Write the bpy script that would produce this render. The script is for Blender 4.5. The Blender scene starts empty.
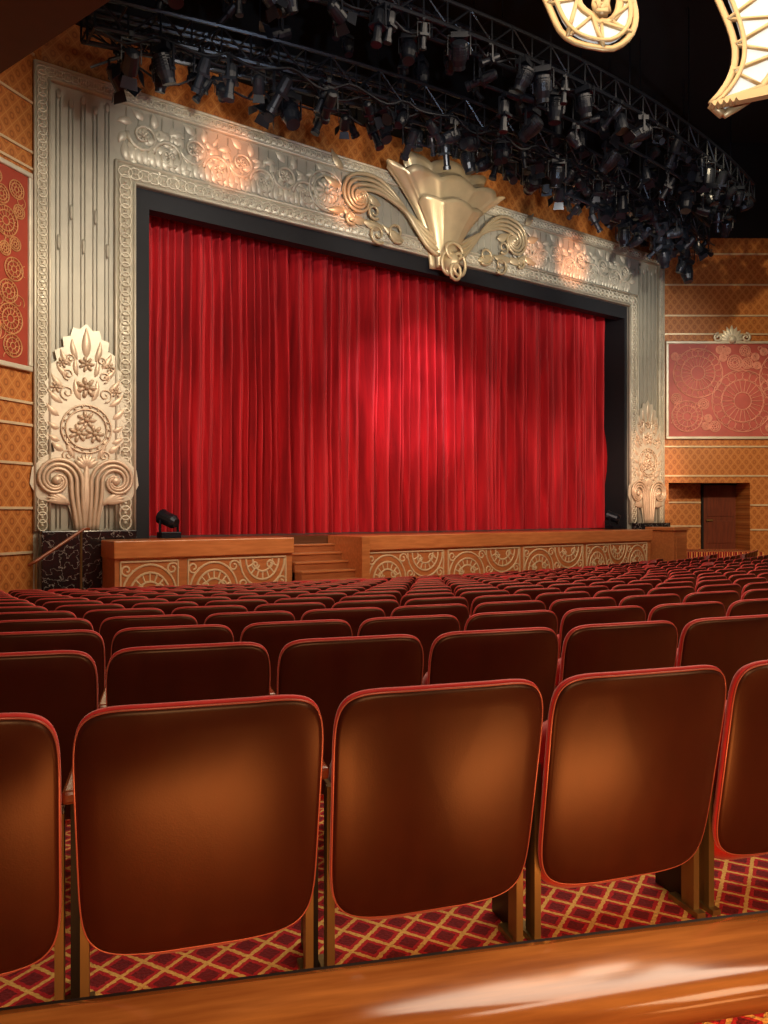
import bpy, math, random
from math import sin, cos, pi, radians, sqrt
from mathutils import Vector, Matrix, Euler
random.seed(7)
scene = bpy.context.scene
COL = scene.collection
YAW = radians(35.1)
FX, FY = sin(YAW), cos(YAW)
CX, CY = 12.2, 35.0

# ------------------------------------------------------------ materials
class NT:
    def __init__(s, name):
        s.mat = bpy.data.materials.new(name); s.mat.use_nodes = True
        s.nt = s.mat.node_tree; s.b = s.nt.nodes['Principled BSDF']
    def n(s, t): return s.nt.nodes.new(t)
    def l(s, a, b): s.nt.links.new(a, b)
    def m(s, op, a, b=None, c=None):
        nd = s.n('ShaderNodeMath'); nd.operation = op
        for i, v in enumerate((a, b, c)):
            if v is None: continue
            if isinstance(v, (int, float)): nd.inputs[i].default_value = v
            else: s.l(v, nd.inputs[i])
        return nd.outputs[0]
    def mix(s, f, a, b):
        nd = s.n('ShaderNodeMix'); nd.data_type = 'RGBA'
        if isinstance(f, (int, float)): nd.inputs[0].default_value = f
        else: s.l(f, nd.inputs[0])
        for i, v in ((6, a), (7, b)):
            if isinstance(v, tuple): nd.inputs[i].default_value = (*v, 1)
            else: s.l(v, nd.inputs[i])
        return nd.outputs[2]
    def coord(s, scale=(1,1,1), rot=(0,0,0)):
        tc = s.n('ShaderNodeTexCoord'); mp = s.n('ShaderNodeMapping')
        mp.inputs['Scale'].default_value = scale; mp.inputs['Rotation'].default_value = rot
        s.l(tc.outputs['Object'], mp.inputs[0]); return mp.outputs[0]
    def xyz(s, v):
        nd = s.n('ShaderNodeSeparateXYZ'); s.l(v, nd.inputs[0]); return nd.outputs
    def noise(s, v, scale, detail=4):
        nd = s.n('ShaderNodeTexNoise'); nd.inputs['Scale'].default_value = scale
        nd.inputs['Detail'].default_value = detail; s.l(v, nd.inputs['Vector']); return nd.outputs['Fac']
    def bump(s, h, st=.3, d=.01):
        nd = s.n('ShaderNodeBump'); nd.inputs['Strength'].default_value = st
        nd.inputs['Distance'].default_value = d; s.l(h, nd.inputs['Height']); s.l(nd.outputs[0], s.b.inputs['Normal'])
    def col(s, c):
        if isinstance(c, tuple): s.b.inputs['Base Color'].default_value = (*c, 1)
        else: s.l(c, s.b.inputs['Base Color'])
    def set(s, **k):
        for a, v in k.items(): s.b.inputs[a.replace('_', ' ')].default_value = v

def simple(name, col, rough=.5, metal=0, var=.25, nscale=6, bump=0, **k):
    t = NT(name); v = t.coord(); f = t.noise(v, nscale)
    t.col(t.mix(f, tuple(c*(1-var) for c in col), tuple(min(1, c*(1+var)) for c in col)))
    t.set(Roughness=rough, Metallic=metal, **k)
    if bump: t.bump(t.noise(v, nscale*6), bump)
    return t.mat

def wood(name, c1, c2, rough=.25, sc=(1.2,14,14), rot=(0,0,0), coat=.5):
    t = NT(name); v = t.coord(sc, rot); f = t.noise(v, 2.2, 6)
    f2 = t.m('POWER', f, 1.6)
    t.col(t.mix(t.m('MULTIPLY', f2, 2.0), c1, c2)); t.set(Roughness=rough); t.b.inputs['Coat Weight'].default_value = coat
    t.b.inputs['Coat Roughness'].default_value = .12
    return t.mat

def mk_shell():
    t = NT('seat_laminate'); v = t.coord((3,3,1.2)); f = t.noise(v, 5, 5)
    t.col(t.mix(f, (.024,.0038,.003), (.052,.010,.005)))
    t.set(Roughness=.37); t.b.inputs['Specular IOR Level'].default_value = .7
    t.b.inputs['Specular Tint'].default_value = (1,.60,.36,1)
    t.bump(t.noise(t.coord(), 260, 2), .10, .002)
    return t.mat
M_shell = mk_shell()
M_bead = simple('bead', (.50,.13,.09), .25, .2)
M_uph = simple('red_velvet', (.60,.014,.016), .6, 0, .2, 20, .1, Sheen_Weight=.35)
M_arm = wood('arm_wood', (.16,.035,.012), (.30,.08,.028))
M_brass = simple('aged_brass', (.24,.16,.06), .38, .7)
M_iron = simple('dark_iron', (.02,.015,.013), .45, .5)

def mk_carpet():
    t = NT('diamond_carpet'); v = t.coord((1,1,1), (0,0,radians(19))); o = t.xyz(v)
    S = .100
    wob = t.m('MULTIPLY', t.m('SUBTRACT', t.noise(v, 90, 2), .5), .13)
    a = t.m('ADD', t.m('DIVIDE', t.m('ADD', o[0], o[1]), S), wob)
    b = t.m('ADD', t.m('DIVIDE', t.m('SUBTRACT', o[0], o[1]), S), wob)
    fa = t.m('ABSOLUTE', t.m('SUBTRACT', t.m('FRACT', a), .5)); fb = t.m('ABSOLUTE', t.m('SUBTRACT', t.m('FRACT', b), .5))
    mx = t.m('MAXIMUM', fa, fb)
    line = t.m('GREATER_THAN', mx, .425)
    inner = t.m('LESS_THAN', mx, .28)
    n = t.noise(v, 120, 3)
    red = t.mix(n, (.34,.005,.010), (.60,.016,.022))
    dark = t.mix(n, (.09,.002,.005), (.24,.006,.010))
    gold = t.mix(n, (.50,.24,.045), (.98,.64,.18))
    t.col(t.mix(line, t.mix(inner, red, dark), gold)); t.set(Roughness=.95)
    t.bump(n, .6, .01); return t.mat
M_carpet = mk_carpet()

def mk_ochre(name, k=1.0):
    t = NT(name); v = t.coord(); o = t.xyz(v); S = .26
    a = t.m('DIVIDE', t.m('ADD', o[0], t.m('MULTIPLY', o[2], .8)), S)
    b = t.m('DIVIDE', t.m('SUBTRACT', o[0], t.m('MULTIPLY', o[2], .8)), S)
    fa = t.m('ABSOLUTE', t.m('SUBTRACT', t.m('FRACT', a), .5)); fb = t.m('ABSOLUTE', t.m('SUBTRACT', t.m('FRACT', b), .5))
    mx = t.m('MAXIMUM', fa, fb)
    line = t.m('GREATER_THAN', mx, .455)
    rr = t.m('SQRT', t.m('ADD', t.m('MULTIPLY', fa, fa), t.m('MULTIPLY', fb, fb)))
    mot = t.m('LESS_THAN', t.m('ABSOLUTE', t.m('SUBTRACT', rr, .22)), .07)
    n = t.noise(v, 3, 4)
    base = t.mix(n, (.40*k,.132*k,.028*k), (.53*k,.19*k,.043*k))
    t.col(t.mix(line, t.mix(mot, base, (.32*k,.098*k,.022*k)), (.55*k,.235*k,.065*k)))
    t.set(Roughness=.5); return t.mat
M_ochre = mk_ochre('ochre_damask')
M_strip = simple('gilt_strip', (.75,.60,.38), .35, .3)
M_dark = simple('black_paint_and_shadow', (.004,.0038,.0038), .9)  # paint on ceiling and door frame, painted-in shadow on the upper side walls
M_soffit = simple('dark_brown_soffit', (.045,.013,.006), .6)
M_sil = simple('champagne_gilt', (.64,.59,.47), .42, .22, .3, 3, .15)
M_sil2 = simple('pale_gold_leaf', (.66,.51,.37), .42, .3, .2, 4, .1)
M_crest = simple('pale_gold_crest', (.66,.53,.33), .36, .4, .15, 4, .05)
M_gold = simple('lamp_gold', (.46,.30,.13), .42, .4, .15, 4)
M_flute = simple('grey_silver_panel', (.43,.405,.33), .5, .15, .22, 2)
M_black = simple('black_velvet_border', (.007,.008,.012), .75)
M_metal = simple('black_fixture', (.013,.016,.024), .32, .4, .5, 3)
M_lens = simple('lens_glass', (.05,.07,.1), .08, .3)
M_rail = wood('polished_rail', (.26,.045,.008), (.80,.26,.055), .16, (1.5,14,14), (0,0,radians(0)), .9)
M_cap = wood('stage_cap_wood', (.50,.15,.04), (.70,.26,.08), .3, (1,8,8))
M_front = wood('stage_front_wood', (.42,.135,.04), (.58,.21,.065), .4, (1,8,8))
M_step = wood('step_wood', (.28,.08,.022), (.40,.13,.04), .4, (1,8,8))
M_sfloor = wood('stage_floor_wood', (.08,.03,.012), (.13,.05,.02), .4, (1,8,8))
M_door = wood('door_wood', (.09,.02,.012), (.17,.04,.018), .35, (8,8,1))
M_fret = simple('fretwork_gold', (.74,.56,.32), .5, .1, .2, 4)

def mk_marble():
    t = NT('black_marble'); v = t.coord(); n = t.noise(v, 5, 8)
    f = t.m('LESS_THAN', t.m('ABSOLUTE', t.m('SUBTRACT', n, .5)), .007)
    t.col(t.mix(f, (.014,.012,.013), (.30,.27,.25))); t.set(Roughness=.15); return t.mat
M_marble = mk_marble()

def mk_curtain():
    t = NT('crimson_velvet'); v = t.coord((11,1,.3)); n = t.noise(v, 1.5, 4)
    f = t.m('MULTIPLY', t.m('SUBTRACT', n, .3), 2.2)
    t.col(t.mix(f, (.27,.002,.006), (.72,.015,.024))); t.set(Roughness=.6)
    t.b.inputs['Sheen Weight'].default_value = .35; t.b.inputs['Sheen Tint'].default_value = (1,.32,.34,1)
    t.b.inputs['Specular IOR Level'].default_value = .3
    t.bump(t.noise(t.coord((30,1,1)), 3, 4), .2, .02); return t.mat
M_curt = mk_curtain()
M_panel = simple('rose_damask_panel', (.42,.085,.07), .6, 0, .25, 4)
M_panel_l = simple('red_damask_panel', (.33,.04,.017), .6, 0, .2, 5)
M_panelline = simple('gold_line', (.60,.29,.12), .5, .1)
M_panelline2 = simple('rose_line', (.72,.33,.25), .5, .1)
t = NT('lit_glass'); t.col((.60,.60,.55)); t.b.inputs['Emission Color'].default_value = (1,.98,.90,1); t.b.inputs['Emission Strength'].default_value = .16
M_glow = t.mat

# ------------------------------------------------------------ mesh builder
class MB:
    def __init__(s): s.v=[]; s.f=[]; s.mi=[]
    def add(s, vs, fs, m=0):
        o=len(s.v); s.v += [tuple(p) for p in vs]; s.f += [tuple(i+o for i in f) for f in fs]; s.mi += [m]*len(fs)
    def box(s, x0,x1,y0,y1,z0,z1,m=0):
        vs=[(x,y,z) for x in (x0,x1) for y in (y0,y1) for z in (z0,z1)]
        s.add(vs,[(0,1,3,2),(4,6,7,5),(0,4,5,1),(2,3,7,6),(0,2,6,4),(1,5,7,3)],m)
    def tube(s, pts, r, seg=6, m=0, closed=False, flat=1.0):
        P=[Vector(p) for p in pts]; n=len(P)
        R=r if isinstance(r,(list,tuple)) else [r]*n
        up=None; rings=[]
        for i in range(n):
            if closed: T=P[(i+1)%n]-P[i-1]
            else: T=P[min(i+1,n-1)]-P[max(i-1,0)]
            if T.length<1e-9: T=Vector((0,0,1))
            T.normalize()
            if up is None:
                up=Vector((0,1,0)) if abs(T.y)<.9 else Vector((1,0,0))
            A=up-T*up.dot(T); 
            if A.length<1e-6: A=T.orthogonal()
            A.normalize(); up=A; B=T.cross(A)
            rings.append([P[i]+A*(cos(2*pi*k/seg)*R[i]*flat)+B*(sin(2*pi*k/seg)*R[i]) for k in range(seg)])
        vs=[p for rg in rings for p in rg]; fs=[]
        for i in range(n if closed else n-1):
            a=i*seg; b=((i+1)%n)*seg
            for k in range(seg): fs.append((a+k,a+(k+1)%seg,b+(k+1)%seg,b+k))
        if not closed:
            fs.append(tuple(range(seg))[::-1]); fs.append(tuple((n-1)*seg+k for k in range(seg)))
        s.add(vs,fs,m)
    def prism(s, poly, y0, y1, m=0):
        n=len(poly); vs=[(x,y0,z) for x,z in poly]+[(x,y1,z) for x,z in poly]
        fs=[tuple(range(n)),tuple(range(n,2*n))[::-1]]+[(i,(i+1)%n,n+(i+1)%n,n+i) for i in range(n)]
        s.add(vs,fs,m)
    def ell(s, c, rx, ry, rz, rot=0, nu=8, nv=5, m=0):
        vs=[];fs=[]
        for j in range(nv+1):
            a=-pi/2+pi*j/nv
            for i in range(nu):
                b=2*pi*i/nu; x=rx*cos(a)*cos(b); z=rz*cos(a)*sin(b); y=ry*sin(a)
                vs.append((c[0]+x*cos(rot)-z*sin(rot), c[1]+y, c[2]+x*sin(rot)+z*cos(rot)))
        for j in range(nv):
            for i in range(nu): fs.append((j*nu+i,j*nu+(i+1)%nu,(j+1)*nu+(i+1)%nu,(j+1)*nu+i))
        s.add(vs,fs,m)
    def leaf(s, x, z, ang, L, w, y=-.05, h=.06, m=0, n=7, curl=0):
        vs=[];fs=[]
        for i in range(n+1):
            q=i/n; a=ang+curl*q; 
            if i==0: px,pz=x,z
            else: px+=cos(a)*L/n; pz+=sin(a)*L/n
            ww=w*(sin(pi*min(1,q**.75))+.04)*.5
            nx,nz=-sin(a),cos(a)
            vs+= [(px+nx*ww,y,pz+nz*ww),(px,y-h*(sin(pi*q)*.8+.2),pz),(px-nx*ww,y,pz-nz*ww)]
        for i in range(n):
            o=i*3; fs+=[(o,o+1,o+4,o+3),(o+1,o+2,o+5,o+4)]
        s.add(vs,fs,m)
    def rosette(s, x, z, r, n=8, y=-.05, m=0):
        for i in range(n):
            a=2*pi*i/n; s.ell((x+cos(a)*r*.6,y,z+sin(a)*r*.6), r*.42, r*.18, r*.22, a, 8,4,m)
        s.ell((x,y-r*.08,z), r*.26,r*.25,r*.26,0,8,4,m)
    def rings(s, outline, zc, layers, yf, m=0):
        n=len(outline); vs=[]; fs=[]
        for k,dy in layers:
            for x,z in outline:
                X=x*k; Z=zc+(z-zc)*k; vs.append((X,yf(X,Z)+dy,Z))
        for j in range(len(layers)-1):
            for i in range(n): fs.append((j*n+i,j*n+(i+1)%n,(j+1)*n+(i+1)%n,(j+1)*n+i))
        fs.append(tuple(range(n))[::-1]); o=(len(layers)-1)*n; fs.append(tuple(o+i for i in range(n)))
        s.add(vs,fs,m)
    def lathe(s, prof, c=(0,0,0), seg=14, m=0):
        vs=[];fs=[]
        for r,z in prof:
            for i in range(seg):
                a=2*pi*i/seg; vs.append((c[0]+r*cos(a),c[1]+r*sin(a),c[2]+z))
        for j in range(len(prof)-1):
            for i in range(seg): fs.append((j*seg+i,j*seg+(i+1)%seg,(j+1)*seg+(i+1)%seg,(j+1)*seg+i))
        fs.append(tuple(range(seg))[::-1]); o=(len(prof)-1)*seg; fs.append(tuple(o+i for i in range(seg)))
        s.add(vs,fs,m)
    def mesh(s, name, mats, smooth=False):
        me=bpy.data.meshes.new(name); me.from_pydata(s.v,[],s.f); 
        for mt in mats: me.materials.append(mt)
        me.polygons.foreach_set('material_index', s.mi)
        if smooth: me.polygons.foreach_set('use_smooth',[True]*len(s.f))
        me.update()
        import bmesh
        bm=bmesh.new(); bm.from_mesh(me); bmesh.ops.recalc_face_normals(bm,faces=bm.faces); bm.to_mesh(me); bm.free()
        return me
    def obj(s, name, mats, parent=None, smooth=False, bevel=0, **k):
        if not isinstance(mats,(list,tuple)): mats=[mats]
        me=s.mesh(name,mats,smooth); return place(me,name,parent,bevel=bevel,**k)

def place(me, name, parent=None, loc=(0,0,0), rot=(0,0,0), label=None, cat=None, kind=None, group=None, bevel=0):
    o=bpy.data.objects.new(name, me); COL.objects.link(o); o.location=loc; o.rotation_euler=rot
    if parent: o.parent=parent
    if label: o['label']=label
    if cat: o['category']=cat
    if kind: o['kind']=kind
    if group: o['group']=group
    if bevel and me:
        b=o.modifiers.new('bevel','BEVEL'); b.width=bevel; b.segments=2
    return o
def empty(name, loc=(0,0,0), rot=(0,0,0), **k):
    o=place(None,name,None,loc,rot,**k); o.empty_display_size=.1; return o
def spiral(cx,cz,r0,r1,a0,a1,n=24,y=-.08):
    return [(cx+(r0+(r1-r0)*i/n)*cos(a0+(a1-a0)*i/n), y, cz+(r0+(r1-r0)*i/n)*sin(a0+(a1-a0)*i/n)) for i in range(n+1)]
def bez(p0,p1,p2,p3,n=12):
    out=[]
    for i in range(n+1):
        t=i/n; a=(1-t)**3; b=3*t*(1-t)**2; c=3*t*t*(1-t); d=t**3
        out.append(tuple(a*p0[k]+b*p1[k]+c*p2[k]+d*p3[k] for k in range(len(p0))))
    return out

# ------------------------------------------------------------ floor
def zf(R): return -1.1 if R>=34.9 else -1.1-.075*(34.9-R)
def polar(R,phi): return (CX-R*sin(phi), CY-R*cos(phi))
mb=MB(); Rs=[44,38,36,34.9]+[34.9-.8*i for i in range(1,21)]; ph=[radians(-50+i*2) for i in range(48)]
vs=[(*polar(R,p),zf(R)) for R in Rs for p in ph]; fs=[]
n=len(ph)
for j in range(len(Rs)-1):
    for i in range(n-1): fs.append((j*n+i,j*n+i+1,(j+1)*n+i+1,(j+1)*n+i))
mb.add(vs,fs); mb.obj('floor',M_carpet,kind='structure',label='red patterned carpet floor sloping to the stage')

# ------------------------------------------------------------ walls
W0=15.0; XL,XR=2.73,21.6; OL,OR=4.57,19.85; ZT=8.22; ZO=6.4
for bx in ((XL,OL,W0,W0+.5,-2.3,ZT),(OR,XR,W0,W0+.5,-2.3,ZT),(OL,OR,W0,W0+.5,ZO,ZT)):
    mb=MB(); mb.box(*bx); mb.obj('wall_front',M_flute,kind='structure',label='grey silver proscenium wall around the stage opening')
mb=MB(); mb.box(XL-1,XR+1,W0+.25,W0+.6,ZT,9.3); mb.obj('wall_front_upper',M_ochre,kind='structure')
mb=MB(); mb.box(XL-6,XR+8,W0+.2,W0+.7,9.3,12.0); mb.obj('wall_front_top',M_dark,kind='structure')
mb=MB(); mb.box(-12,34,-9,16,12,12.3); mb.obj('ceiling',M_dark,kind='structure',label='black theatre ceiling')
ANG=radians(34.9); dx,dy=cos(ANG),sin(ANG)
RW=dict(loc=(XR,W0,0),rot=(0,0,-ANG))
mb=MB()
mb.box(-.3,.2,0,.3,-2.3,8.9); mb.box(.2,2.85,0,.3,.95,8.9); mb.box(2.85,14,0,.3,-2.3,8.9); mb.box(.2,2.85,0,.3,-2.3,-1.25)
mb.box(.2,2.95,1.0,1.2,-1.25,.95); mb.box(.0,.2,.3,1.2,-1.25,.95); mb.box(2.85,3.0,.3,1.2,-1.25,.95)
mb.obj('wall_right',M_ochre,kind='structure',**RW)
mb=MB(); mb.box(-.6,14,0,.3,8.9,12.0); mb.box(.15,2.95,.3,1.2,.95,1.05); mb.obj('wall_right_upper',M_dark,kind='structure',**RW)  # upper band coloured black for the shadow at the truss end
mb=MB(); mb.box(.2,2.85,-.9,1.0,-2.3,-1.25); mb.obj('floor_landing',M_carpet,kind='structure',**RW)
mb=MB()
for z in (8.35,7.35,6.35,5.75,2.1,1.15):
    mb.box(-.02,14,-.035,0,z,z+.05)
for z in (.2,-.6):
    mb.box(2.85,14,-.035,0,z,z+.05)
    mb.box(.2,1.68,.965,1,z+.1,z+.15)
mb.obj('trim_1',M_strip,kind='structure',**RW)
LL=14
LWm=dict(loc=(XL-dx*LL,W0-dy*LL,0),rot=(0,0,ANG))
mb=MB(); mb.box(0,LL+.2,0,.3,-2.3,8.9); mb.obj('wall_left',M_ochre,kind='structure',**LWm)
mb=MB(); mb.box(0,LL+.5,0,.3,8.9,12.0); mb.obj('wall_left_upper',M_dark,kind='structure',**LWm)  # same painted-in black shade as on the right wall
mb=MB()
for z in (8.3,7.4,6.5,6.2,1.95,1.55,.85,.05,-.75): mb.box(0,LL,-.035,0,z,z+.045)
mb.obj('trim_2',M_strip,kind='structure',**LWm)
mb=MB(); mb.box(-12,34,-9.3,-9,-2.3,12.2); mb.obj('wall_back',M_soffit,kind='structure')

def flower(mb,x,z,r,n=16,m=0,y=-.06,k_=1.0):
    for k in (1,.68,.28):
        mb.tube([(x+cos(2*pi*i/28)*r*k,y,z+sin(2*pi*i/28)*r*k) for i in range(28)],.014*k_,4,m,True)
    for i in range(n):
        a=2*pi*i/n; c=(x+cos(a)*r*.83,z+sin(a)*r*.83)
        mb.tube([(x+cos(a)*r*.28,y,z+sin(a)*r*.28),(x+cos(a)*r*.68,y,z+sin(a)*r*.68)],.010*k_,4,m)
        mb.tube([(c[0]+cos(b)*r*.14,y,c[1]+sin(b)*r*.14) for b in [2*pi*q/8 for q in range(8)]],.008*k_,4,m,True)
def wall_panel(loc,rot,w,h,linemat,seed,label,crest,field,fixed,sizes,k_=1.0):
    e=empty('wall_panel',loc,rot,label=label,cat='wall panel')
    mb=MB(); mb.box(0,w,-.045,-.005,0,h); mb.obj('panel_field',field,e)
    mb=MB(); rr=random.Random(seed); placed=list(fixed)
    for _ in range(3500):
        r=rr.choice(sizes)
        if w<2*r+.2: continue
        x=rr.uniform(r+.04,w-r-.04); z=rr.uniform(r+.04,h-r-.04)
        if all((x-a)**2+(z-b)**2>(r*.9+c)**2 for a,b,c in placed): placed.append((x,z,r))
    for x,z,r in placed: flower(mb,x,z,r,22 if r>.6 else (12 if r>.2 else 7),k_=k_)
    for x,z,r in placed[:40]:
        a=rr.uniform(0,6.28)
        pts=[p for p in spiral(x+cos(a)*r*1.3,z+sin(a)*r*1.3,r*.7,.05,a,a+7,20,-.055) if .05<p[0]<w-.05 and .05<p[2]<h-.05]
        if len(pts)>3: mb.tube(pts,.010*k_,4)
    mb.obj('floral_linework',linemat,e)
    mb=MB(); f=.09
    mb.box(-f,w+f,-.09,0,-f,0); mb.box(-f,w+f,-.09,0,h,h+f); mb.box(-f,0,-.09,0,0,h); mb.box(w,w+f,-.09,0,0,h)
    mb.obj('frame',M_sil,e,bevel=.02)
    if crest is not None:
        mb=MB()
        for i in range(9):
            a=radians(10+20*i); mb.leaf(crest,h+.1,a,.52-.1*abs(cos(a)),.2,-.05,.09)
        mb.ell((crest,-.1,h+.14),.14,.08,.14)
        for sg in (1,-1): mb.tube(spiral(crest+sg*.45,h+.2,.15,.03,pi/2,pi/2-sg*8,20,-.08),.04,6)
        mb.obj('crest',M_sil,e,smooth=True)
    return e
wall_panel((XR+dx*.18,W0-dy*.18,2.45),(0,0,-ANG),5.4,3.0,M_panelline2,3,'framed rose red panel with floral linework and silver crest',2.05,M_panel,[(.95,2.05,.8),(2.4,1.15,1.0),(.6,.65,.5),(3.9,1.9,.95)],[.6,.48,.4,.32,.24,.17,.12],1.3)
sL=3.0
wall_panel((XL-dx*(sL+.12),W0-dy*(sL+.12),2.62),(0,0,ANG),sL-.05,3.4,M_panelline,5,'framed red panel with gold floral linework',None,M_panel_l,[],[.3,.26,.2,.16,.12],.8)

def wl(s,y=0,z=0): return (XR+dx*s+sin(ANG)*y, W0-dy*s+cos(ANG)*y, z)
e=empty('door_1',wl(1.72,.98,-1.25),(0,0,-ANG),kind='structure',label='dark red brown wooden exit door in a recess')
mb=MB(); mb.box(0,1.1,-.05,0,0,2.15); mb.box(.12,.98,-.07,-.05,.2,.95); mb.box(.12,.98,-.07,-.05,1.1,2.0); mb.obj('door_leaf',M_door,e,bevel=.01)
mb=MB(); mb.box(-.06,0,-.09,.0,0,2.2); mb.box(-.06,1.12,-.09,0,2.15,2.2); mb.obj('door_frame',M_dark,e)
mb=MB(); mb.box(.08,.3,-.12,-.09,.95,1.0); mb.box(.1,.13,-.1,-.05,.95,1.0);mb.box(.26,.29,-.1,-.05,.95,1.0); mb.obj('door_handle',M_brass,e)

# soffit
mb=MB(); poly=[(3.2,1.6),(.3,10.1),(-6,9),(-6,1.6)]
vs=[(x,y,4.0) for x,y in poly]+[(x,y,4.5) for x,y in poly]
mb.add(vs,[(0,1,2,3),(4,5,6,7),(0,1,5,4),(1,2,6,5),(2,3,7,6),(3,0,4,7)])
mb.obj('ceiling_soffit',M_soffit,kind='structure',label='dark brown side soffit')

# ------------------------------------------------------------ proscenium frame
pf=empty('proscenium_frame',(0,W0,0),label='champagne gilt carved proscenium frame around the stage opening',cat='stage frame')
def border(name,x0,x1,zt,w,zb,rr):
    mb=MB()
    mb.box(x0,x0+w,-.06,0,zb,zt); mb.box(x1-w,x1,-.06,0,zb,zt); mb.box(x0+w,x1-w,-.06,0,zt-w,zt)
    def strip(a,b):
        mb.tube([(a[0],-.07,a[1]),(b[0],-.07,b[1])],.026,6)
    for k in (.02,w-.02):
        strip((x0+k,zb),(x0+k,zt-k)); strip((x1-k,zb),(x1-k,zt-k)); strip((x0+k,zt-k),(x1-k,zt-k))
    c=w/2; st=rr*1.35; pts=[]
    z=zb+rr
    while z<zt-c-.02: pts.append((x0+c,z,1)); pts.append((x1-c,z,1)); z+=st
    x=x0+c
    while x<x1-c+.01: pts.append((x,zt-c,0)); x+=st
    for x,z,vt in pts:
        mb.tube([(x+cos(2*pi*i/10)*rr*(.8 if vt else 1),-.064,z+sin(2*pi*i/10)*rr*(1 if vt else .8)) for i in range(10)],rr*.17,4,0,True)
        mb.ell((x,-.06,z),rr*.3,rr*.24,rr*.3,0,6,3)
    mb.obj(name,M_sil,pf,smooth=True)
border('inner_border',OL-.40,OR+.40,ZO+.40,.40,-.35,.14)
border('outer_border',XL,XR,ZT,.29,-.35,.105)
mb=MB()
def rib(a,b,r=.022): mb.tube([a,b],r,6)
for xa,xb in ((3.05,4.15),(20.28,21.29)):
    k=5
    for i in range(k):
        x=xa+(xb-xa)*(i+.5)/k
        for d_ in (-.035,.035): rib((x+d_,-.012,-.3),(x+d_,-.012,7.7-.12*(i%2)),.013)
        mb.ell((x,-.03,7.75-.12*(i%2)),.05,.025,.09)
        for zz in (2.4,5.0): mb.ell((x,-.03,zz+.6*(i%2)),.03,.02,.16)
x=4.4
while x<20.1:
    rib((x,-.012,6.82),(x,-.012,7.88),.012); x+=.235
mb.obj('fluting',M_flute,pf,smooth=True)
def frieze(x0,x1,sgn,cx_,seed):
    mb=MB(); rq=random.Random(seed)
    x=x0; i=0
    while x<x1:
        up=i%2
        cz=7.12 if up else 7.40
        mb.tube(spiral(x+.28,cz,.32,.04,pi if sgn>0 else 0,(pi-sgn*(10 if up else -10)) if sgn>0 else (10 if up else -10),26,-.045),[.042-.02*k/26 for k in range(27)],5)
        for k in range(8):
            mb.leaf(x+.28+.30*cos(k*.8),cz+.30*sin(k*.8),k*.8+.4,.30,.16,-.02,.06,curl=.8)
        mb.rosette(x+.28,cz,.13,7,-.05)
        for q in range(4): mb.leaf(x+q*.13,6.84,pi/2+sgn*.6,.40,.17,-.02,.07,curl=-sgn*.7)
        for q in range(10):
            a=rq.uniform(0,6.28); mb.leaf(x+rq.uniform(0,.55),rq.uniform(6.92,7.62),a,rq.uniform(.16,.28),rq.uniform(.08,.13),-.01,.05,curl=rq.uniform(-1,1))
        x+=.52; i+=1
    for r in (.46,.34): mb.tube([(cx_+cos(2*pi*i/24)*r,-.07,7.32+sin(2*pi*i/24)*r) for i in range(24)],.028,5,0,True)
    mb.rosette(cx_,7.32,.3,10,-.07)
    mb.obj('frieze_relief',M_sil,pf,smooth=True)
frieze(4.45,9.3,1,8.9,1); frieze(15.2,19.5,-1,15.15,2)

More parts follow.
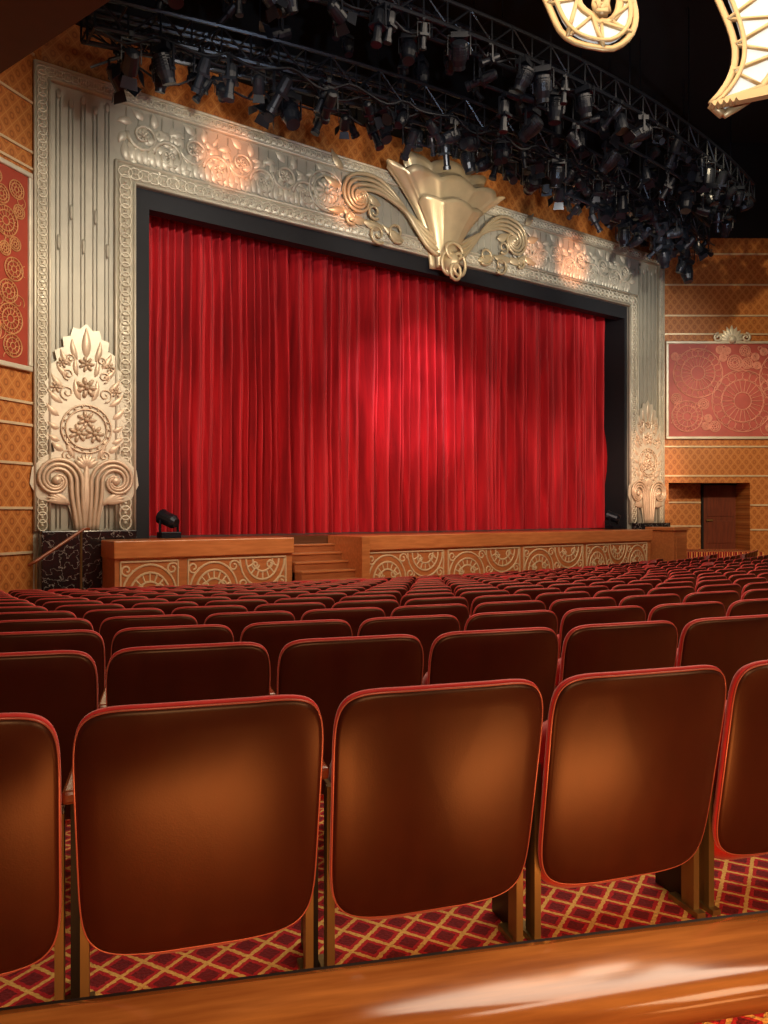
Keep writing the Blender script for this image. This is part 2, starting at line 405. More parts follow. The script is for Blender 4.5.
# ------------------------------------------------------------ cartouches
def cartouche(xc,label):
    e=empty('carved_wall_ornament',(xc,W0-.06,-.36),label=label,cat='wall ornament',group='carved ornaments beside the stage')
    half=[(.22,0),(.26,.25),(.32,.48),(.55,.52),(.84,.60),(.98,.88),(.94,1.17),(.74,1.38),(.56,1.48),(.60,1.62),(.70,1.72),(.66,1.92),(.76,2.08),(.68,2.26),(.78,2.42),(.66,2.58),(.74,2.74),(.60,2.88),(.66,3.04),(.52,3.16),(.56,3.34),(.40,3.42),(.42,3.6),(.28,3.64),(.24,3.8),(.12,3.78)]
    poly=half+[(0,3.9)]+[(-x,z) for x,z in half[::-1]]
    mb=MB(); mb.prism(poly,-.02,0); mb.obj('backplate',M_sil,e)
    mb=MB()
    for sg in (1,-1):
        for k,(r,bx) in enumerate(((.45,.04),(.35,.11),(.25,.18))):
            cx,cz=.53,.95
            st=bez((bx,-.06,0),(bx+.02,-.07,.4),(cx-r,-.07,.5),(cx-r,-.07,cz),8)
            sp=spiral(cx,cz,r,.05+.02*k,pi,pi-8.5+k*1.3,34,-.07)[1:]
            pts=[(sg*p[0],p[1],p[2]) for p in st+sp]; m=len(pts)
            mb.tube(pts,[.042-.02*i/m for i in range(m)],7)
        mb.ell((sg*.53,-.07,.95),.09,.05,.09)
        for i in range(4): mb.leaf(sg*.3,.5+.02*i,(pi/2-sg*(.9+.22*i)),.42,.12,-.05,.04)
    mb.obj('volute',M_sil2,e,smooth=True)
    mb=MB()
    for r in (.45,.37): mb.tube([(cos(2*pi*i/28)*r,-.045,1.92+sin(2*pi*i/28)*r) for i in range(28)],.018,6,0,True)
    for i in range(3): mb.rosette(.17*cos(pi/2+i*2.094),1.92+.17*sin(pi/2+i*2.094),.18,7,-.04)
    for i in range(18):
        a=2*pi*i/18; mb.ell((cos(a)*.41,-.045,1.92+sin(a)*.41),.026,.02,.026,0,6,3)
    mb.obj('rosette',M_sil2,e,smooth=True)
    mb=MB()
    for sg in (1,-1):
        for (x,z,a,L,w) in ((.4,1.5,.3,.26,.13),(.47,1.68,.15,.24,.11),(.48,1.9,.2,.24,.11),(.48,2.14,.45,.32,.13),(.42,2.38,.4,.36,.12),(.4,2.66,.5,.34,.12),(.3,2.86,.5,.36,.12),(.28,3.08,.7,.36,.13),(.16,3.2,1.0,.42,.12),(.2,1.35,.9,.46,.13),(.1,2.45,1.0,.44,.13),(.15,2.9,1.1,.36,.1)):
            mb.leaf(sg*x,z,(a if sg>0 else pi-a),L,w*.9,-.022,.04,curl=sg*.6)
        for (x,z,r) in ((.34,2.58,.14),(.32,2.92,.11),(.28,3.22,.09),(.32,1.42,.12)):
            mb.tube(spiral(sg*x,z,r,.02,-pi/2,-pi/2+sg*9,22,-.04),.015,5)
        mb.rosette(sg*.54,2.66,.11,6,-.04); mb.rosette(sg*.43,3.12,.10,6,-.04)
    mb.rosette(0,2.70,.2,7,-.045); mb.rosette(0,3.14,.15,7,-.045)
    mb.leaf(0,3.25,pi/2,.58,.16,-.03,.05)
    mb.leaf(0,.05,pi/2,1.3,.2,-.05,.05)
    for i in range(7): mb.leaf(0,1.2,radians(30+20*i),.26,.11,-.05,.04)
    mb.obj('foliage',M_sil2,e,smooth=True)
cartouche(3.64,'pale gold carved ornament with twin volutes, rosette and leaves')
cartouche(20.72,'pale gold carved ornament with twin volutes, rosette and leaves')

# ------------------------------------------------------------ central crest
sh=empty('crest_ornament',(12.25,W0-.05,6.1),label='large pale gold flared fan crest above the stage opening',cat='stage ornament')
def vase(mb,H,w0,w1,pw,depth,y0,scal,lobes,dip,flutes,amp=.05,lean=.25):
    n=18; K=84; vs=[];fs=[]
    for i in range(n+1):
        q=i/n
        for k in range(K+1):
            s=-1+2*k/K; th=s*pi*.5
            hh=H*(1-dip*abs(s)**2.2)+scal*abs(cos(s*pi*lobes/2))**.7
            w=w0+(w1-w0)*q**pw
            fl=1+amp*cos(s*pi*flutes)*min(1,q*1.6)
            x=sin(th)*w*fl; y=y0-cos(th)*(w*depth)*fl - lean*q*q
            vs.append((x,y,hh*q))
    for i in range(n):
        for k in range(K): a=i*(K+1)+k; fs.append((a,a+1,a+K+2,a+K+1))
    mb.add(vs,fs)
mb=MB()
vase(mb,2.42,.34,1.35,1.5,.24,-.02,.18,3,.02,3,.035,.15)
vase(mb,1.98,.28,1.90,1.9,.27,-.02,.16,5,-.05,5,.045,.2)
vase(mb,1.45,.26,1.0,1.8,.45,-.18,.10,3,.02,3,.04,.16)
o=mb.obj('fan_shell',M_crest,sh,smooth=True); so=o.modifiers.new('solid','SOLIDIFY'); so.thickness=.05; so.offset=0
mb=MB()
for sg in (1,-1):
    for k in range(4):
        cx,cz=2.50,1.26; r=.54-.13*k
        st=bez((.25,-.25,.3+.12*k),(.9,-.25,.3+.18*k),(1.40+.12*k,-.15,2.10-.12*k),(cx,-.12,cz+r),16)
        sp=spiral(cx,cz,r,.07,pi/2,pi/2-7.6+k*.9,30,-.12)[1:]
        pts=[(sg*p[0],p[1],p[2]) for p in st+sp]; m=len(pts)
        mb.tube(pts,[.058-.032*i/m for i in range(m)],7,flat=1.0)
    mb.ell((sg*2.50,-.12,1.26),.09,.06,.09)
    for (cx,cz,r) in ((1.45,.65,.26),(2.0,.5,.24),(2.1,1.0,.18),(2.75,.72,.16)):
        pts=[(sg*p[0],p[1],p[2]) for p in spiral(cx,cz,r,.05,-2.2,6.0,24,-.12)]
        mb.tube(pts,[.040-.02*i/25 for i in range(25)],6)
    for (x,z,a,L,w) in ((1.2,.5,.1,.7,.22),(1.8,.7,-.2,.7,.22),(2.3,.75,-.3,.6,.2),(2.5,.65,.3,.6,.2),(2.9,.9,-.5,.5,.18),(3.0,1.4,0,.5,.2),(2.95,1.8,.6,.5,.2),(1.9,1.2,.2,.5,.2)):
        mb.leaf(sg*x,z,(a if sg>0 else pi-a),L,w,-.08,.08,curl=sg*.5)
mb.obj('scroll_bracket',M_crest,sh,smooth=True)
mb=MB()
for (x,z,rx,rz,y) in ((-.16,.05,.2,.28,-.5),(.16,.05,.2,.28,-.55),(0,-.16,.16,.2,-.6),(0,.36,.26,.2,-.55)):
    mb.tube([(x+cos(2*pi*i/20)*rx,y,z+sin(2*pi*i/20)*rz) for i in range(20)],.042,7,0,True)
mb.leaf(0,.1,-pi/2,.4,.3,-.42,.12); mb.ell((0,-.38,.1),.2,.28,.3)
mb.obj('knot_pendant',M_crest,sh,smooth=True)

# ------------------------------------------------------------ black inner border + curtain
e=empty('stage_surround',(0,0,0),label='matte black masking surround inside the gilt frame',cat='stage masking')
mb=MB(); b=.30
mb.box(OL+.002,OL+b,W0+.05,W0+.35,-.52,ZO-.002); mb.box(OR-.12,OR-.002,W0+.05,W0+1.4,-.52,ZO-.002); mb.box(OL+b,OR-.12,W0+.05,W0+.35,ZO-.38,ZO-.002)
mb.obj('masking_panel',M_black,e)
def curtain(x0,x1,ph,label):
    mb=MB(); nx=int((x1-x0)*90); nz=16; vs=[];fs=[]; z0,z1=-.50,6.7
    rr=random.Random(int(ph*10)); 
    ed=[x0-.6]
    while ed[-1]<x1+.8: ed.append(ed[-1]+rr.choice([.13,.16,.20,.25,.31,.38]))
    am=[rr.uniform(.45,1.2) for _ in ed]
    gp=[rr.uniform(.05,.42) for _ in ed]
    for j in range(nz+1):
        q=j/nz; z=z0+(z1-z0)*q
        k=0
        for i in range(nx+1):
            x=x0+(x1-x0)*i/nx
            w=x+.03*sin(z*.6+x*1.3)+.012*sin(z*2.1+x*5)
            while ed[k+1]<w: k+=1
            while ed[k]>w: k-=1
            wd=ed[k+1]-ed[k]; u=(w-ed[k])/wd
            u=(u-gp[k]*.5)/(1-gp[k])
            pl=(sin(pi*u)**1.0 if 0<u<1 else 0)*am[k]*(.21+.44*wd)*(1-.12*q)
            fine=.009*sin(w*38+2*sin(w*3))+.022*sin(w*14.3+ph)
            y=-pl+fine+.06*sin(w*1.1+ph)
            vs.append((x,W0+.92+y,z))
    for j in range(nz):
        for i in range(nx): a=j*(nx+1)+i; fs.append((a,a+1,a+nx+2,a+nx+1))
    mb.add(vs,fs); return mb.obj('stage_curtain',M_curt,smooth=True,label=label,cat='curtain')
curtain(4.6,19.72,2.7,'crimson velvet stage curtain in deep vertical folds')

# ------------------------------------------------------------ stage
st=empty('stage',(0,0,0),label='orange wood stage platform with fretwork front panels',cat='stage')
ZS=-.52; YF=13.8; AL,AR=3.85,19.3; G0,G1=7.4,8.96; YB=14.6
mb=MB(); mb.box(OL+.01,OR-.01,YB,18,-2.3,ZS); mb.obj('stage_floor',M_sfloor,st)
mb=MB(); mb.box(AL,G0,YF,YB,-2.3,ZS-.32); mb.box(G1,AR,YF,YB,-2.3,ZS-.32); mb.obj('stage_front',M_front,st)
mb=MB(); mb.box(AL-.03,G0+.02,YF-.06,YB,ZS-.32,ZS+.004); mb.box(G1-.02,AR+.03,YF-.06,YB,ZS-.32,ZS+.004); mb.obj('stage_cap',M_cap,st,bevel=.02)
def fret(x0,x1,z0=-1.55,z1=-.90):
    mb=MB(); y=YF-.006; w=x1-x0; 
    for a,b2 in (((x0,z0),(x1,z0)),((x1,z0),(x1,z1)),((x1,z1),(x0,z1)),((x0,z1),(x0,z0))):
        mb.tube([(a[0],y,a[1]),(b2[0],y,b2[1])],.020,5)
    h=z1-z0; k=max(1,round(w/(h*1.5))); cw=w/k
    for i in range(k):
        cx=x0+cw*(i+.5); fl=i%2
        Z=(lambda q: z0+.03+q*(h-.06)) if not fl else (lambda q: z1-.03-q*(h-.06))
        for r in (.95,.70,.42):
            mb.tube([(cx+cos(pi*q/14)*cw*.5*r,y,Z(sin(pi*q/14)*r)) for q in range(15)],.022,5,flat=.5)
        for q in range(1,8):
            a=pi*q/8; mb.tube([(cx+cos(a)*cw*.2,y,Z(sin(a)*.4)),(cx+cos(a)*cw*.36,y,Z(sin(a)*.72))],.017,4,flat=.5)
        for sg in (1,-1):
            mb.tube(spiral(cx+sg*cw*.40,Z(.80),.12,.03,0,sg*8,16,y),.02,5,flat=.5)
            mb.tube(spiral(cx+sg*cw*.16,Z(.2),.09,.03,0,sg*8,16,y),.02,5,flat=.5)
    mb.obj('fretwork_panel',M_fret,st)
for a,b2 in ((3.95,5.0),(5.2,7.25),(9.25,11.4),(11.55,13.9),(14.05,16.3),(16.45,19.1)): fret(a,b2)
s=empty('stage_steps',(0,0,0),label='wooden steps leading up to the stage between the fretwork fronts',cat='steps')
mb=MB()
for i in range(5): mb.box(G0+.03,G1-.24,YB-.02-.28*(i+1),YB-.01,-2.1,ZS-.17*(i+1)-.04)
mb.obj('step_risers',M_step,s)
mb=MB()
for i in range(5): mb.box(G0+.03,G1-.24,YB-.04-.28*(i+1),YB-.02-.28*i,ZS-.17*(i+1)-.04,ZS-.17*(i+1))
mb.obj('step_treads',M_front,s,bevel=.008)
mb=MB(); mb.box(G1-.24,G1-.04,13.2,YB-.01,-2.1,ZS+.0); mb.obj('side_cheek',M_cap,s,bevel=.01)
for a,b2 in ((2.8,4.5),(19.92,21.5)):
    mb=MB(); mb.box(a,b2,14.63,14.93,-2.2,-.34); mb.obj('marble_plinth',M_marble,label='black veined marble plinth beside the stage',cat='plinth',bevel=.02)
mb=MB(); mb.box(19.7,20.35,13.3,14.2,-2.1,-.55); mb.box(19.65,20.4,13.25,14.25,-.55,-.45); mb.box(19.78,20.27,13.27,13.3,-1.5,-.68)
mb.obj('wooden_side_cabinet',M_front,label='orange wood cabinet block at the end of the stage front',cat='cabinet',bevel=.02)
e=empty('handrail',(2.4,13.6,0),label='slim bronze handrail on thin posts beside the stage',cat='handrail')
mb=MB(); mb.tube([(0,0,-.88),(.12,.02,-.82),(.95,.3,-.30),(1.05,.32,-.30)],.028,8); mb.obj('rail',M_arm,e,smooth=True)
mb=MB(); 
for k in (.12,.9):
    mb.tube([(k,.02+.28*(k-.12)/.83,-.82+.52*(k-.12)/.83),(k,.02+.28*(k-.12)/.83,-2.0)],.02,6)
mb.obj('post',M_brass,e)

def stage_unit(x,y,label):
    e=empty('stage_light',(x,y,ZS+.004),label=label,cat='stage light')
    mb=MB(); mb.box(-.2,.2,-.15,.15,0,.12); mb.obj('base',M_metal,e,bevel=.01)
    mb=MB(); mb.tube([(-.18,0,.1),(-.18,0,.36)],.025,6); mb.tube([(.18,0,.1),(.18,0,.36)],.025,6); mb.obj('yoke',M_metal,e)
    mb=MB(); mb.lathe([(.09,-.2),(.14,-.12),(.14,.1),(.16,.2),(.15,.21)],(0,0,0)); mb.obj('head',M_metal,e,loc=(0,0,.36),rot=(radians(-70),0,radians(30)),smooth=False)
stage_unit(5.2,14.85,'black floor spotlight standing on the stage edge'); stage_unit(19.0,14.9,'black floor spotlight standing on the stage edge')

# ------------------------------------------------------------ truss + fixtures
def ty(X): return 11.75+1.25*((X-12.2)/9)**2
def truss(y_off,z0,h,d,x0,x1,label):
    mb=MB(); N=int((x1-x0)/.5); nodes=[]
    for i in range(N+1):
        X=x0+(x1-x0)*i/N; Y=ty(X)+y_off; nodes.append([(X,Y,z0),(X,Y+d,z0),(X,Y,z0+h),(X,Y+d,z0+h)])
    for k in range(4): mb.tube([nd[k] for nd in nodes],.04,6)
    for i,nd in enumerate(nodes):
        for a,b2 in ((0,1),(2,3),(0,2),(1,3)): mb.tube([nd[a],nd[b2]],.02,4)
        if i<N:
            n2=nodes[i+1]; 
            for a,b2 in (((0,2),(1,3),(0,1)) if i%2 else ((2,0),(3,1),(2,3))): mb.tube([nd[a],n2[b2]],.018,4)
    for i in range(1,N,5): mb.tube([nodes[i][2],(nodes[i][2][0],nodes[i][2][1],11.98)],.015,4)
    return mb.obj('lighting_truss',M_metal,label=label,cat='lighting truss')
truss(0,7.98,.5,.5,3.3,20.9,'black curved box truss hung with stage lights')
truss(.95,8.45,.4,.4,3.4,20.9,'black curved box truss hung with stage lights')
truss(-1.4,8.75,.45,.45,3.3,20.8,'black curved box truss hung with stage lights')

def lmesh(kind):
    mb=MB()
    if kind==0:
        mb.lathe([(.06,.42),(.13,.38),(.15,.2),(.15,.02),(.10,-.02),(.10,-.32),(.13,-.34),(.13,-.44),(.10,-.44)],seg=12)
        mb.box(-.16,.16,-.16,.16,-.02,.05); ln=[(.01,-.43),(.095,-.43),(.095,-.40),(.01,-.40)]
    elif kind==1:
        mb.lathe([(.08,.26),(.16,.2),(.19,.0),(.2,-.22),(.2,-.3),(.17,-.3)],seg=14)
        for a in range(4):
            c,s_=cos(a*pi/2),sin(a*pi/2)
            p=[(c*.2-s_*.16,s_*.2+c*.16,-.3),(c*.2+s_*.16,s_*.2-c*.16,-.3),(c*.36+s_*.2,s_*.36-c*.2,-.5),(c*.36-s_*.2,s_*.36+c*.2,-.5)]
            mb.add(p+[(x*1.02,y*1.02,z+.01) for x,y,z in p],[(0,1,2,3),(4,5,6,7),(0,1,5,4),(2,3,7,6),(1,2,6,5),(0,3,7,4)])
        ln=[(.01,-.29),(.165,-.29),(.165,-.26),(.01,-.26)]
    else:
        mb.lathe([(.1,.3),(.2,.26),(.23,.1),(.22,-.1),(.17,-.26),(.17,-.36),(.14,-.36)],seg=16); mb.box(-.25,-.2,-.08,.08,-.12,.12); mb.box(.2,.25,-.08,.08,-.12,.12)
        for z in (.0,.06,.12,.18): mb.lathe([(.24,z),(.24,z+.02)],seg=12)
        ln=[(.01,-.355),(.135,-.355),(.135,-.33),(.01,-.33)]
    body=mb.mesh('lamp_body',[M_metal])
    mb=MB(); mb.lathe(ln,seg=12); lens=mb.mesh('lens',[M_lens])
    mb=MB(); w=.22 if kind<2 else .29
    mb.box(-w-.012,-w+.012,-.03,.03,-.5,0); mb.box(w-.012,w+.012,-.03,.03,-.5,0); mb.box(-w,w,-.03,.03,-.02,.02)
    mb.tube([(0,0,0),(0,0,.12)],.025,6); mb.box(-.05,.05,-.06,.06,.08,.2)
    if kind==2: mb.box(-.22,.22,-.16,.16,-.12,.02)
    yoke=mb.mesh('yoke',[M_metal]); return body,yoke,lens
KM=[lmesh(i) for i in range(3)]; LB=['black ellipsoidal stage spotlight clamped to the truss','black wash light with barn doors clamped to the truss','black moving head stage light clamped to the truss']
rr=random.Random(11)
def fixture(X,Y,Z,kind,yaw,tilt):
    e=empty('stage_spotlight',(X,Y,Z),(0,0,yaw),label=LB[kind],cat='stage light',group='stage lights on the truss')
    sc=rr.uniform(.46,.78); e.scale=(sc,sc,sc)
    bo,yo,le=KM[kind]; place(yo,'yoke',e); b_=place(bo,'lamp_body',e,(0,0,-.45),(tilt,0,0)); place(le,'lens',b_)
for row,(yo,z,n,x0,x1) in enumerate(((-.05,7.85,34,3.6,20.9),(.55,7.85,30,3.7,20.9),(1.2,8.34,26,3.6,20.8),(-1.4,8.64,26,3.6,20.4),(-.95,8.64,18,4,20.5),(.1,9.0,16,4,20.5),(.5,7.42,8,14.0,20.9),(-.9,8.12,10,10,20.6))):
    for i in range(n):
        X=x0+(x1-x0)*(i+rr.uniform(.1,.9))/n
        fixture(X,ty(X)+yo,z,rr.choice([0,0,1,2,2]) if row else rr.choice([0,2,2,1]),rr.uniform(-1.4,1.4),rr.uniform(.0,1.45)*(1 if rr.random()<.7 else -1))
for (yo,z,x0,x1) in ((.5,7.56,13.8,20.9),(-.9,8.27,9.8,20.6)):
    mb=MB(); mb.tube([(x0+(x1-x0)*i/24,ty(x0+(x1-x0)*i/24)+yo,z) for i in range(25)],.035,6)
    for i in range(0,25,6):
        X=x0+(x1-x0)*i/24; mb.tube([(X,ty(X)+yo,z),(X,ty(X)+yo,z+.5)],.02,5)
    mb.obj('lighting_pipe',M_metal,label='curved black lighting pipe hung below the truss',cat='lighting pipe')
for k in range(6):
    mb=MB(); pts=[]; c_=rr.uniform(.6,1.1); am_=rr.uniform(.12,.34)
    for i in range(110):
        X=3.4+17.4*i/109; pts.append((X,ty(X)+[.1,.4,.7,1.2,-.2,-1.2][k],[8.0,8.35,7.95,8.55,7.95,8.8][k]-am_*abs(sin(i*c_*.55+k))*(.5+.5*sin(i*.31+k)**2)))
    mb.tube(pts,.022,5); mb.obj('power_cable',M_metal,label='black power cable swagged along the truss',cat='cable',group='truss cables')

# ------------------------------------------------------------ chandelier
ch=empty('chandelier',(8.72,6.09,6.2),(radians(-14),0,-YAW),label='gold art deco ceiling light with white glass cells',cat='chandelier')
PX=.01316
def ribbon(name,path,w,cells,gl=.62):
    P=[((x-660)*PX,(40-y)*PX) for x,y in path]; n=len(P); L=[];R=[]
    for i in range(n):
        a=P[max(0,i-1)]; b2=P[min(n-1,i+1)]; tx,tz=b2[0]-a[0],b2[1]-a[1]; l=math.hypot(tx,tz) or 1
        nx,nz=-tz/l,tx/l; ww=w[i]*PX/2; L.append((P[i][0]+nx*ww,P[i][1]+nz*ww)); R.append((P[i][0]-nx*ww,P[i][1]-nz*ww))
    Q=[(L[i][0]*(1-gl)+R[i][0]*gl,L[i][1]*(1-gl)+R[i][1]*gl) for i in range(n)]
    arm=empty(name); arm.parent=ch
    mb=MB()
    vs=[];fs=[]
    for i in range(n):
        vs+=[(L[i][0],0,L[i][1]),(Q[i][0],0,Q[i][1]),(L[i][0],.05,L[i][1]),(Q[i][0],.05,Q[i][1])]
    for i in range(n-1): o=4*i; fs+=[(o,o+1,o+5,o+4),(o+2,o+3,o+7,o+6)]
    mb.add(vs,fs); mb.obj('glass_pane',M_glow,arm)
    mb=MB()
    mb.tube([(x,0,z) for x,z in L],.06,6,flat=.5); mb.tube([(x,0,z) for x,z in R],.05,6,flat=.5)
    mb.tube([(x,-.02,z) for x,z in Q],.034,6,flat=.5)
    st=max(1,(n-1)//cells)
    for i in range(0,n-1,st):
        j=min(n-1,i+st); mb.tube([(L[i][0],0,L[i][1]),(R[j][0],0,R[j][1])],.036,5)
        mb.tube([(L[i][0],0,L[i][1]),(R[i][0],0,R[i][1])],.030,5)
    mb.tube([(L[-1][0],0,L[-1][1]),(R[-1][0],0,R[-1][1])],.06,5); mb.tube([(L[0][0],0,L[0][1]),(R[0][0],0,R[0][1])],.06,5)
    mb.obj('gold_frame',M_gold,arm,smooth=True)
# curled scroll: broad outer sweep with a tail that hooks back into the middle
pA=bez((566,-60),(546,44),(632,62),(630,-8),20)+bez((629,-16),(624,-36),(598,-26),(604,6),8)
ribbon('scroll_arm',pA,[34+4*sin(q) if q<13 else max(11,34-(q-13)*3.0) for q in range(len(pA))],6,.72)
pB=bez((748,-110),(735,-20),(800,50),(708,122),24)
ribbon('scroll_arm',pB,[70-54*(q/24)**2 for q in range(25)],5,.8)
mb=MB()
for i in range(5):
    y=96+i*7; mb.prism([((x-660)*PX,(40-yy)*PX) for x,yy in ((700+i*4,y+24-i*5),(840,y-26),(840,y-21),(702+i*4,y+28-i*5))],-.1-.05*i,-.02-.05*i)
mb.obj('fan_blade',M_gold,ch)
mb=MB(); mb.tube([((580-660)*PX,0,1.3),(.9,0,1.9),((752-660)*PX,0,1.9)],.06,6); mb.tube([(.6,0,1.7),(.6,1.4,5.75)],.04,6); mb.obj('suspension_rod',M_gold,ch)

# ------------------------------------------------------------ seats
PITCH=.537
def outl(ht,hb,z0,z1,nt,nb,N):
    zc=(z0+z1)/2; b=(z1-z0)/2; out=[]
    for i in range(N):
        t_=2*pi*(i+.5)/N; c,s_=cos(t_),sin(t_); n_=nt if s_>0 else nb
        z=b*math.copysign(abs(s_)**(2/n_),s_); v=(z+b)/(2*b); a=hb+(ht-hb)*v
        out.append((a*math.copysign(abs(c)**(2/n_),c),zc+z))
    return out,zc
def yf(x,z): return -.19*(z-.1)+.42*x*x+.07*(z-.42)**2
def seat_parts(N):
    O,zc=outl(.260,.249,.150,.704,7.5,6.6,N)
    sh_=MB(); sh_.rings(O,zc,[(.02,-.003),(.2,-.003),(.4,-.003),(.6,-.003),(.8,-.003),(.95,-.002),(.987,.002),(.987,.010),(.02,.014)],yf)
    be=MB(); be.tube([(x*.993,yf(x,z)+.004,zc+(z-zc)*.993) for x,z in O],.0024,6 if N>40 else 4,0,True)
    up=MB(); up.rings([(x,z+max(0,z-.6)*.06) for x,z in O],zc,[(.02,.012),(.97,.009),(.995,.007),(1.000,.012),(1.000,.018),(.985,.028),(.9,.045),(.02,.055)],yf)
    O2,z2=outl(.235,.225,.09,.56,5,4,N)
    cu=MB(); cu.rings(O2,z2,[(.02,.085),(.9,.085),(1,.10),(1,.17),(.9,.195),(.02,.20)],lambda x,z:-.15*(z-.1))
    lg=[]
    for sx in (-.243,.243):
        l=MB(); l.box(sx-.009,sx+.009,.03,.050,-.01,.46); l.box(sx-.005,sx+.005,.050,.085,-.01,.46); l.box(sx-.013,sx+.013,.01,.13,-.01,.015); lg.append(l)
    ar=MB(); ar.box(-PITCH/2-.020,-PITCH/2+.020,.02,.30,.48,.51)
    br=MB(); br.box(-PITCH/2-.010,-PITCH/2+.010,.10,.22,-.01,.48)
    return dict(backrest=(sh_,M_shell),piping=(be,M_bead),upholstery=(up,M_uph),seat_cushion=(cu,M_uph),leg=(lg,M_brass),armrest=(ar,M_arm),arm_support=(br,M_iron))
full=seat_parts(96); FM=[]
for k,(b_,m_) in full.items():
    if isinstance(b_,list):
        for q in b_: FM.append((k,q.mesh(k,[m_]),0))
    else: FM.append((k,b_.mesh(k,[m_],k in('backrest','piping','upholstery','seat_cushion')),.008 if k=='armrest' else 0))
def lowmesh(shellmat):
    low=seat_parts(28); mb=MB(); mats=[]
    for k,(b_,m_) in low.items():
        if k=='backrest': m_=shellmat
        mats.append(m_)
        for q in (b_ if isinstance(b_,list) else [b_]):
            mb.add(q.v,q.f,len(mats)-1)
    return mb.mesh('theatre_seat',mats,True)
LOW=lowmesh(M_shell); LOWR=lowmesh(M_uph)
R0=35.36; cnt=0
LABEL='theatre seat with dark red-brown laminate back, red upholstery and piping'
rowoff=[0,0,.08,.3,.62,.15,.55,.9,.35,.75,.1,.5,.85,.3,.6]
for i in range(0,15):
    R=R0-.88*i; dphi=PITCH/R
    for j in range(-6,90):
        phi=radians(19.10)-(j-rowoff[i])*dphi
        X,Y=polar(R,phi)
        if Y>12.75 : continue
        t_=FX*X+FY*Y; r_=FY*X-FX*Y
        if t_<.8: continue
        m=.35/t_
        if not(-.505-m< r_/t_ <.505+m): continue
        s_=(X-XR)*sin(ANG)+(Y-W0)*cos(ANG)
        if s_>-1.3: continue
        sl=-(X-XL)*sin(ANG)+(Y-W0)*cos(ANG)
        if sl>-.5: continue
        z=zf(R); cnt+=1
        if i<6:
            e=empty('theatre_seat',(X,Y,z),(0,0,-phi),label=LABEL,cat='theatre seat',group='theatre seats in rows')
            for k,me,bv in FM: place(me,k,e,bevel=bv)
        else:
            red=(i>=11 and (j*7+i*3)%11==0) or (i==14 and j%6<2)
            place(LOWR if red else LOW,'theatre_seat',None,(X,Y,z),(0,0,-phi),label='theatre seat with red fabric back' if red else LABEL,cat='theatre seat',group='theatre seats in rows')
print('SEATS',cnt)

# ------------------------------------------------------------ foreground rail (straight)
RA=math.atan2(-.526,1.247)
e=empty('wooden_handrail',(.189,1.293,-1.1),(0,0,RA),label='polished orange brown wooden rail running behind the seats',cat='rail')
zt=.346
prof=[(0,-.022),(-.006,-.008),(-.03,-.001),(-.06,0),(-.15,-.002),(-.185,-.012),(-.20,-.03),(-.195,-.055),(-.18,-.065),(-.02,-.06)]
def bar(prof,x0,x1,n=2):
    mb=MB(); k=len(prof); vs=[(x0+(x1-x0)*i/n,y,zt+z) for i in range(n+1) for y,z in prof]; fs=[]
    for i in range(n):
        for q in range(k): fs.append((i*k+q,i*k+(q+1)%k,(i+1)*k+(q+1)%k,(i+1)*k+q))
    fs.append(tuple(range(k))[::-1]); fs.append(tuple(n*k+q for q in range(k))); mb.add(vs,fs); return mb
bar(prof,-.9,2.6).obj('rail_cap',M_rail,e,smooth=True)
bar([(.03,-.05),(.03,-.025),(-.01,-.02),(-.03,-.06)],-.9,2.6).obj('shaded_edge_trim',M_iron,e)  # dark strip puts the shadow along the rail's far edge into the colour
for px_ in (-.75,2.3):
    mb=MB(); mb.lathe([(.05,0),(.05,.03),(.02,.05),(.02,.25),(.04,.28)],(px_,-.1,0)); mb.obj('post',M_brass,e)

# ------------------------------------------------------------ lights
def aim(o,t_): o.rotation_euler=(Vector(t_)-o.location).to_track_quat('-Z','Y').to_euler()
def spot(loc,t_,e,size,col,blend=.5,rad=.1,name='spot_lamp'):
    l=bpy.data.lights.new(name,'SPOT'); l.energy=e; l.spot_size=radians(size); l.color=col; l.spot_blend=blend; l.shadow_soft_size=rad
    o=bpy.data.objects.new(name,l); COL.objects.link(o); o.location=loc; aim(o,t_); return o
def area(loc,t_,e,sx,sy,col,name='area_lamp'):
    l=bpy.data.lights.new(name,'AREA'); l.shape='RECTANGLE'; l.size=sx; l.size_y=sy; l.energy=e; l.color=col
    o=bpy.data.objects.new(name,l); COL.objects.link(o); o.location=loc; aim(o,t_); return o
WARM=(1,.80,.58)
for X,Z,ee in ((8.0,.2,850),(12,.5,1050),(16,.7,1050),(19.8,.7,800)): spot((X-6.5,8.5,4.2),(X-.6,15.6,Z),ee,38,(1,.72,.60),1,.05)
for X in (5.5,9.5): spot((X+7,9.5,4.5),(X+.5,15.6,.3),200,42,(1,.7,.6),1,.05)
spot((11.2,5,5.6),(12.0,15.7,3.0),2600,24,(1,.64,.78),.9,.03)
for (X,Z,s_,e_) in ((11.0,3.6,11,1100),(12.6,3.6,10,1100),(11.6,2.5,12,1100),(13.3,2.4,9,1100),(10.3,2.7,9,700),(12.2,4.3,8,800),(14.2,3.0,10,700),(9.7,3.5,8,400)):
    spot((11.2,5,5.6),(X,15.7,Z),e_*1.1,s_,(1,.68,.84),.6,.02)
spot((4.6,8.5,2.0),(3.64,15,1.2),190,30,(1,.66,.48),.9)
spot((18.2,9.5,2.0),(20.72,15,1.2),950,34,(1,.58,.36),.9)
spot((5.2,7,6),(3.6,15,4.0),860,60,(1,.95,.82),1)
spot((19,7,6),(20.7,15,4.0),880,56,(1,.94,.80),1)
for X in (6.5,11,15.5,19): spot((X-2.5,9.8,6.0),(X,15,7.2),470,56,(1,.92,.78),1)
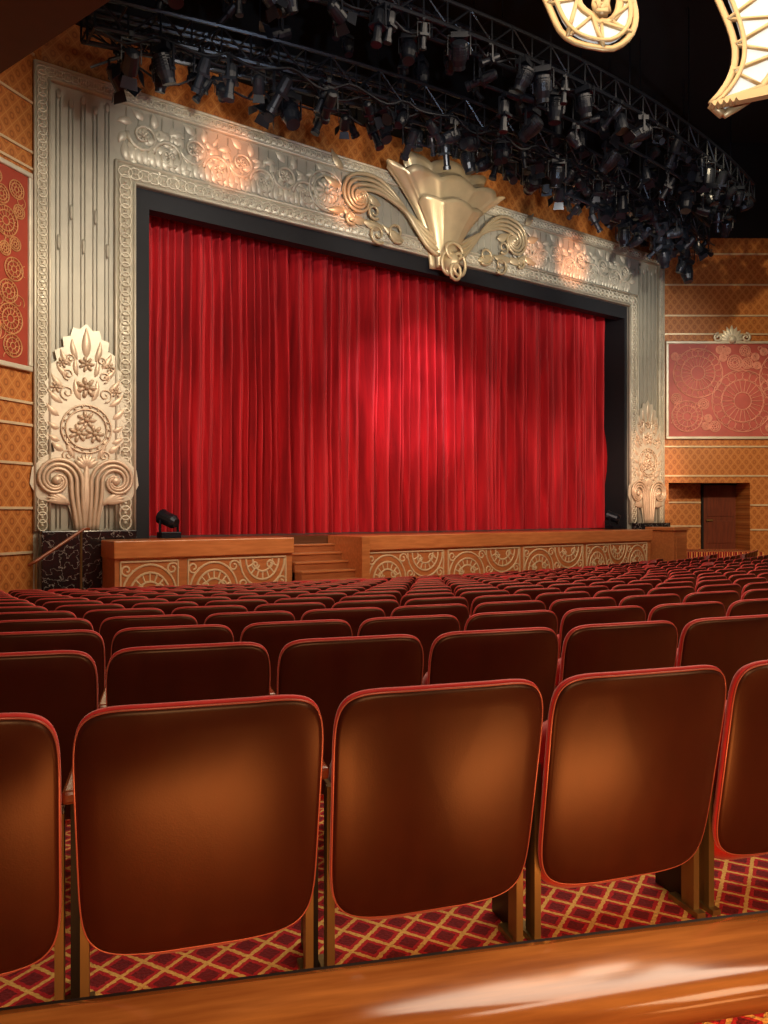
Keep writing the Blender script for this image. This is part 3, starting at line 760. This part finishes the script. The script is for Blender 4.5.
for X,Z,e_,s_ in ((6.5,7.45,2000,14),(9.4,7.2,1300,12),(17.2,7.3,2200,15),(15.6,7.3,900,10)): spot((X-1,9,5.0),(X,15,Z),e_,s_,(1,.32,.13),.9)
spot((10.0,8.5,4.0),(12.6,14.5,7.4),800,26,(1,.86,.62),.7)
spot((14.5,7.5,4.0),(15.0,15,7.2),500,12,(1,.9,.75),.7)
for X in (6,10,14,18): spot((X,13.9,8.3),(X,15.3,8.8),9,110,(1,.66,.35),1)
spot((5,2,3),(11,12,8.4),800,75,(.60,.79,1),.8)  # cool unseen spots added for blue-grey highlights on the rig
spot((17,5,2),(18,12,8.4),320,60,(.60,.79,1),.8)
# side walls
spot((17,6,6.0),(23.5,13.8,1.2),2100,46,(1,.76,.46),.9)
spot((15,9,9.5),(24,13.2,6.5),1100,30,(1,.78,.46),.5)
spot((6,7,6.5),(2.0,14.4,2.6),800,44,(1,.76,.46),.9)
spot((2.5,5,-.5),(.5,8,4.0),16,90,(1,.6,.4),1)  # upward spot added only to brighten the soffit
# house light overhead, then added fill lamps out of view
area((9,5,9),(9,6,0),1250,12,8,WARM)
area((-1.2,-2.6,2.8),(.9,1.8,-.8),78,2.4,2.4,(1,.74,.45))  # unseen fill lamps added behind the camera for seats, carpet and rail
area((3.9,-2.9,2.9),(2.2,2.0,-.6),64,2.2,2.2,(1,.72,.42))
area((-.9,-1.9,-.45),(.5,1.6,-.9),5.0,.9,.4,(1,.42,.14))  # low unseen lamps added for an amber glow on the seat backs
area((1.9,-1.7,-.45),(1.9,1.2,-.85),4.2,.8,.4,(1,.42,.14))
area((.40,.98,-1.03),(.50,1.62,-.76),2.8,.7,.10,(1,.42,.13))  # lamps added out of view under the rail for amber seat back reflections
area((1.50,.70,-1.03),(1.78,1.25,-.70),2.8,.6,.10,(1,.42,.13))
w=bpy.data.worlds.new('world'); scene.world=w; w.use_nodes=True
w.node_tree.nodes['Background'].inputs[0].default_value=(1,.75,.58,1); w.node_tree.nodes['Background'].inputs[1].default_value=.06
cd=bpy.data.cameras.new('camera'); cam=bpy.data.objects.new('camera',cd); COL.objects.link(cam)
cd.sensor_fit='VERTICAL'; cd.sensor_height=36; cd.sensor_width=27; cd.lens=760/1024*36; cd.clip_start=.05
cam.location=(0,0,0); cam.rotation_euler=(radians(90),0,-YAW); scene.camera=cam
scene.view_settings.view_transform='Standard'
scene.view_settings.exposure=.28
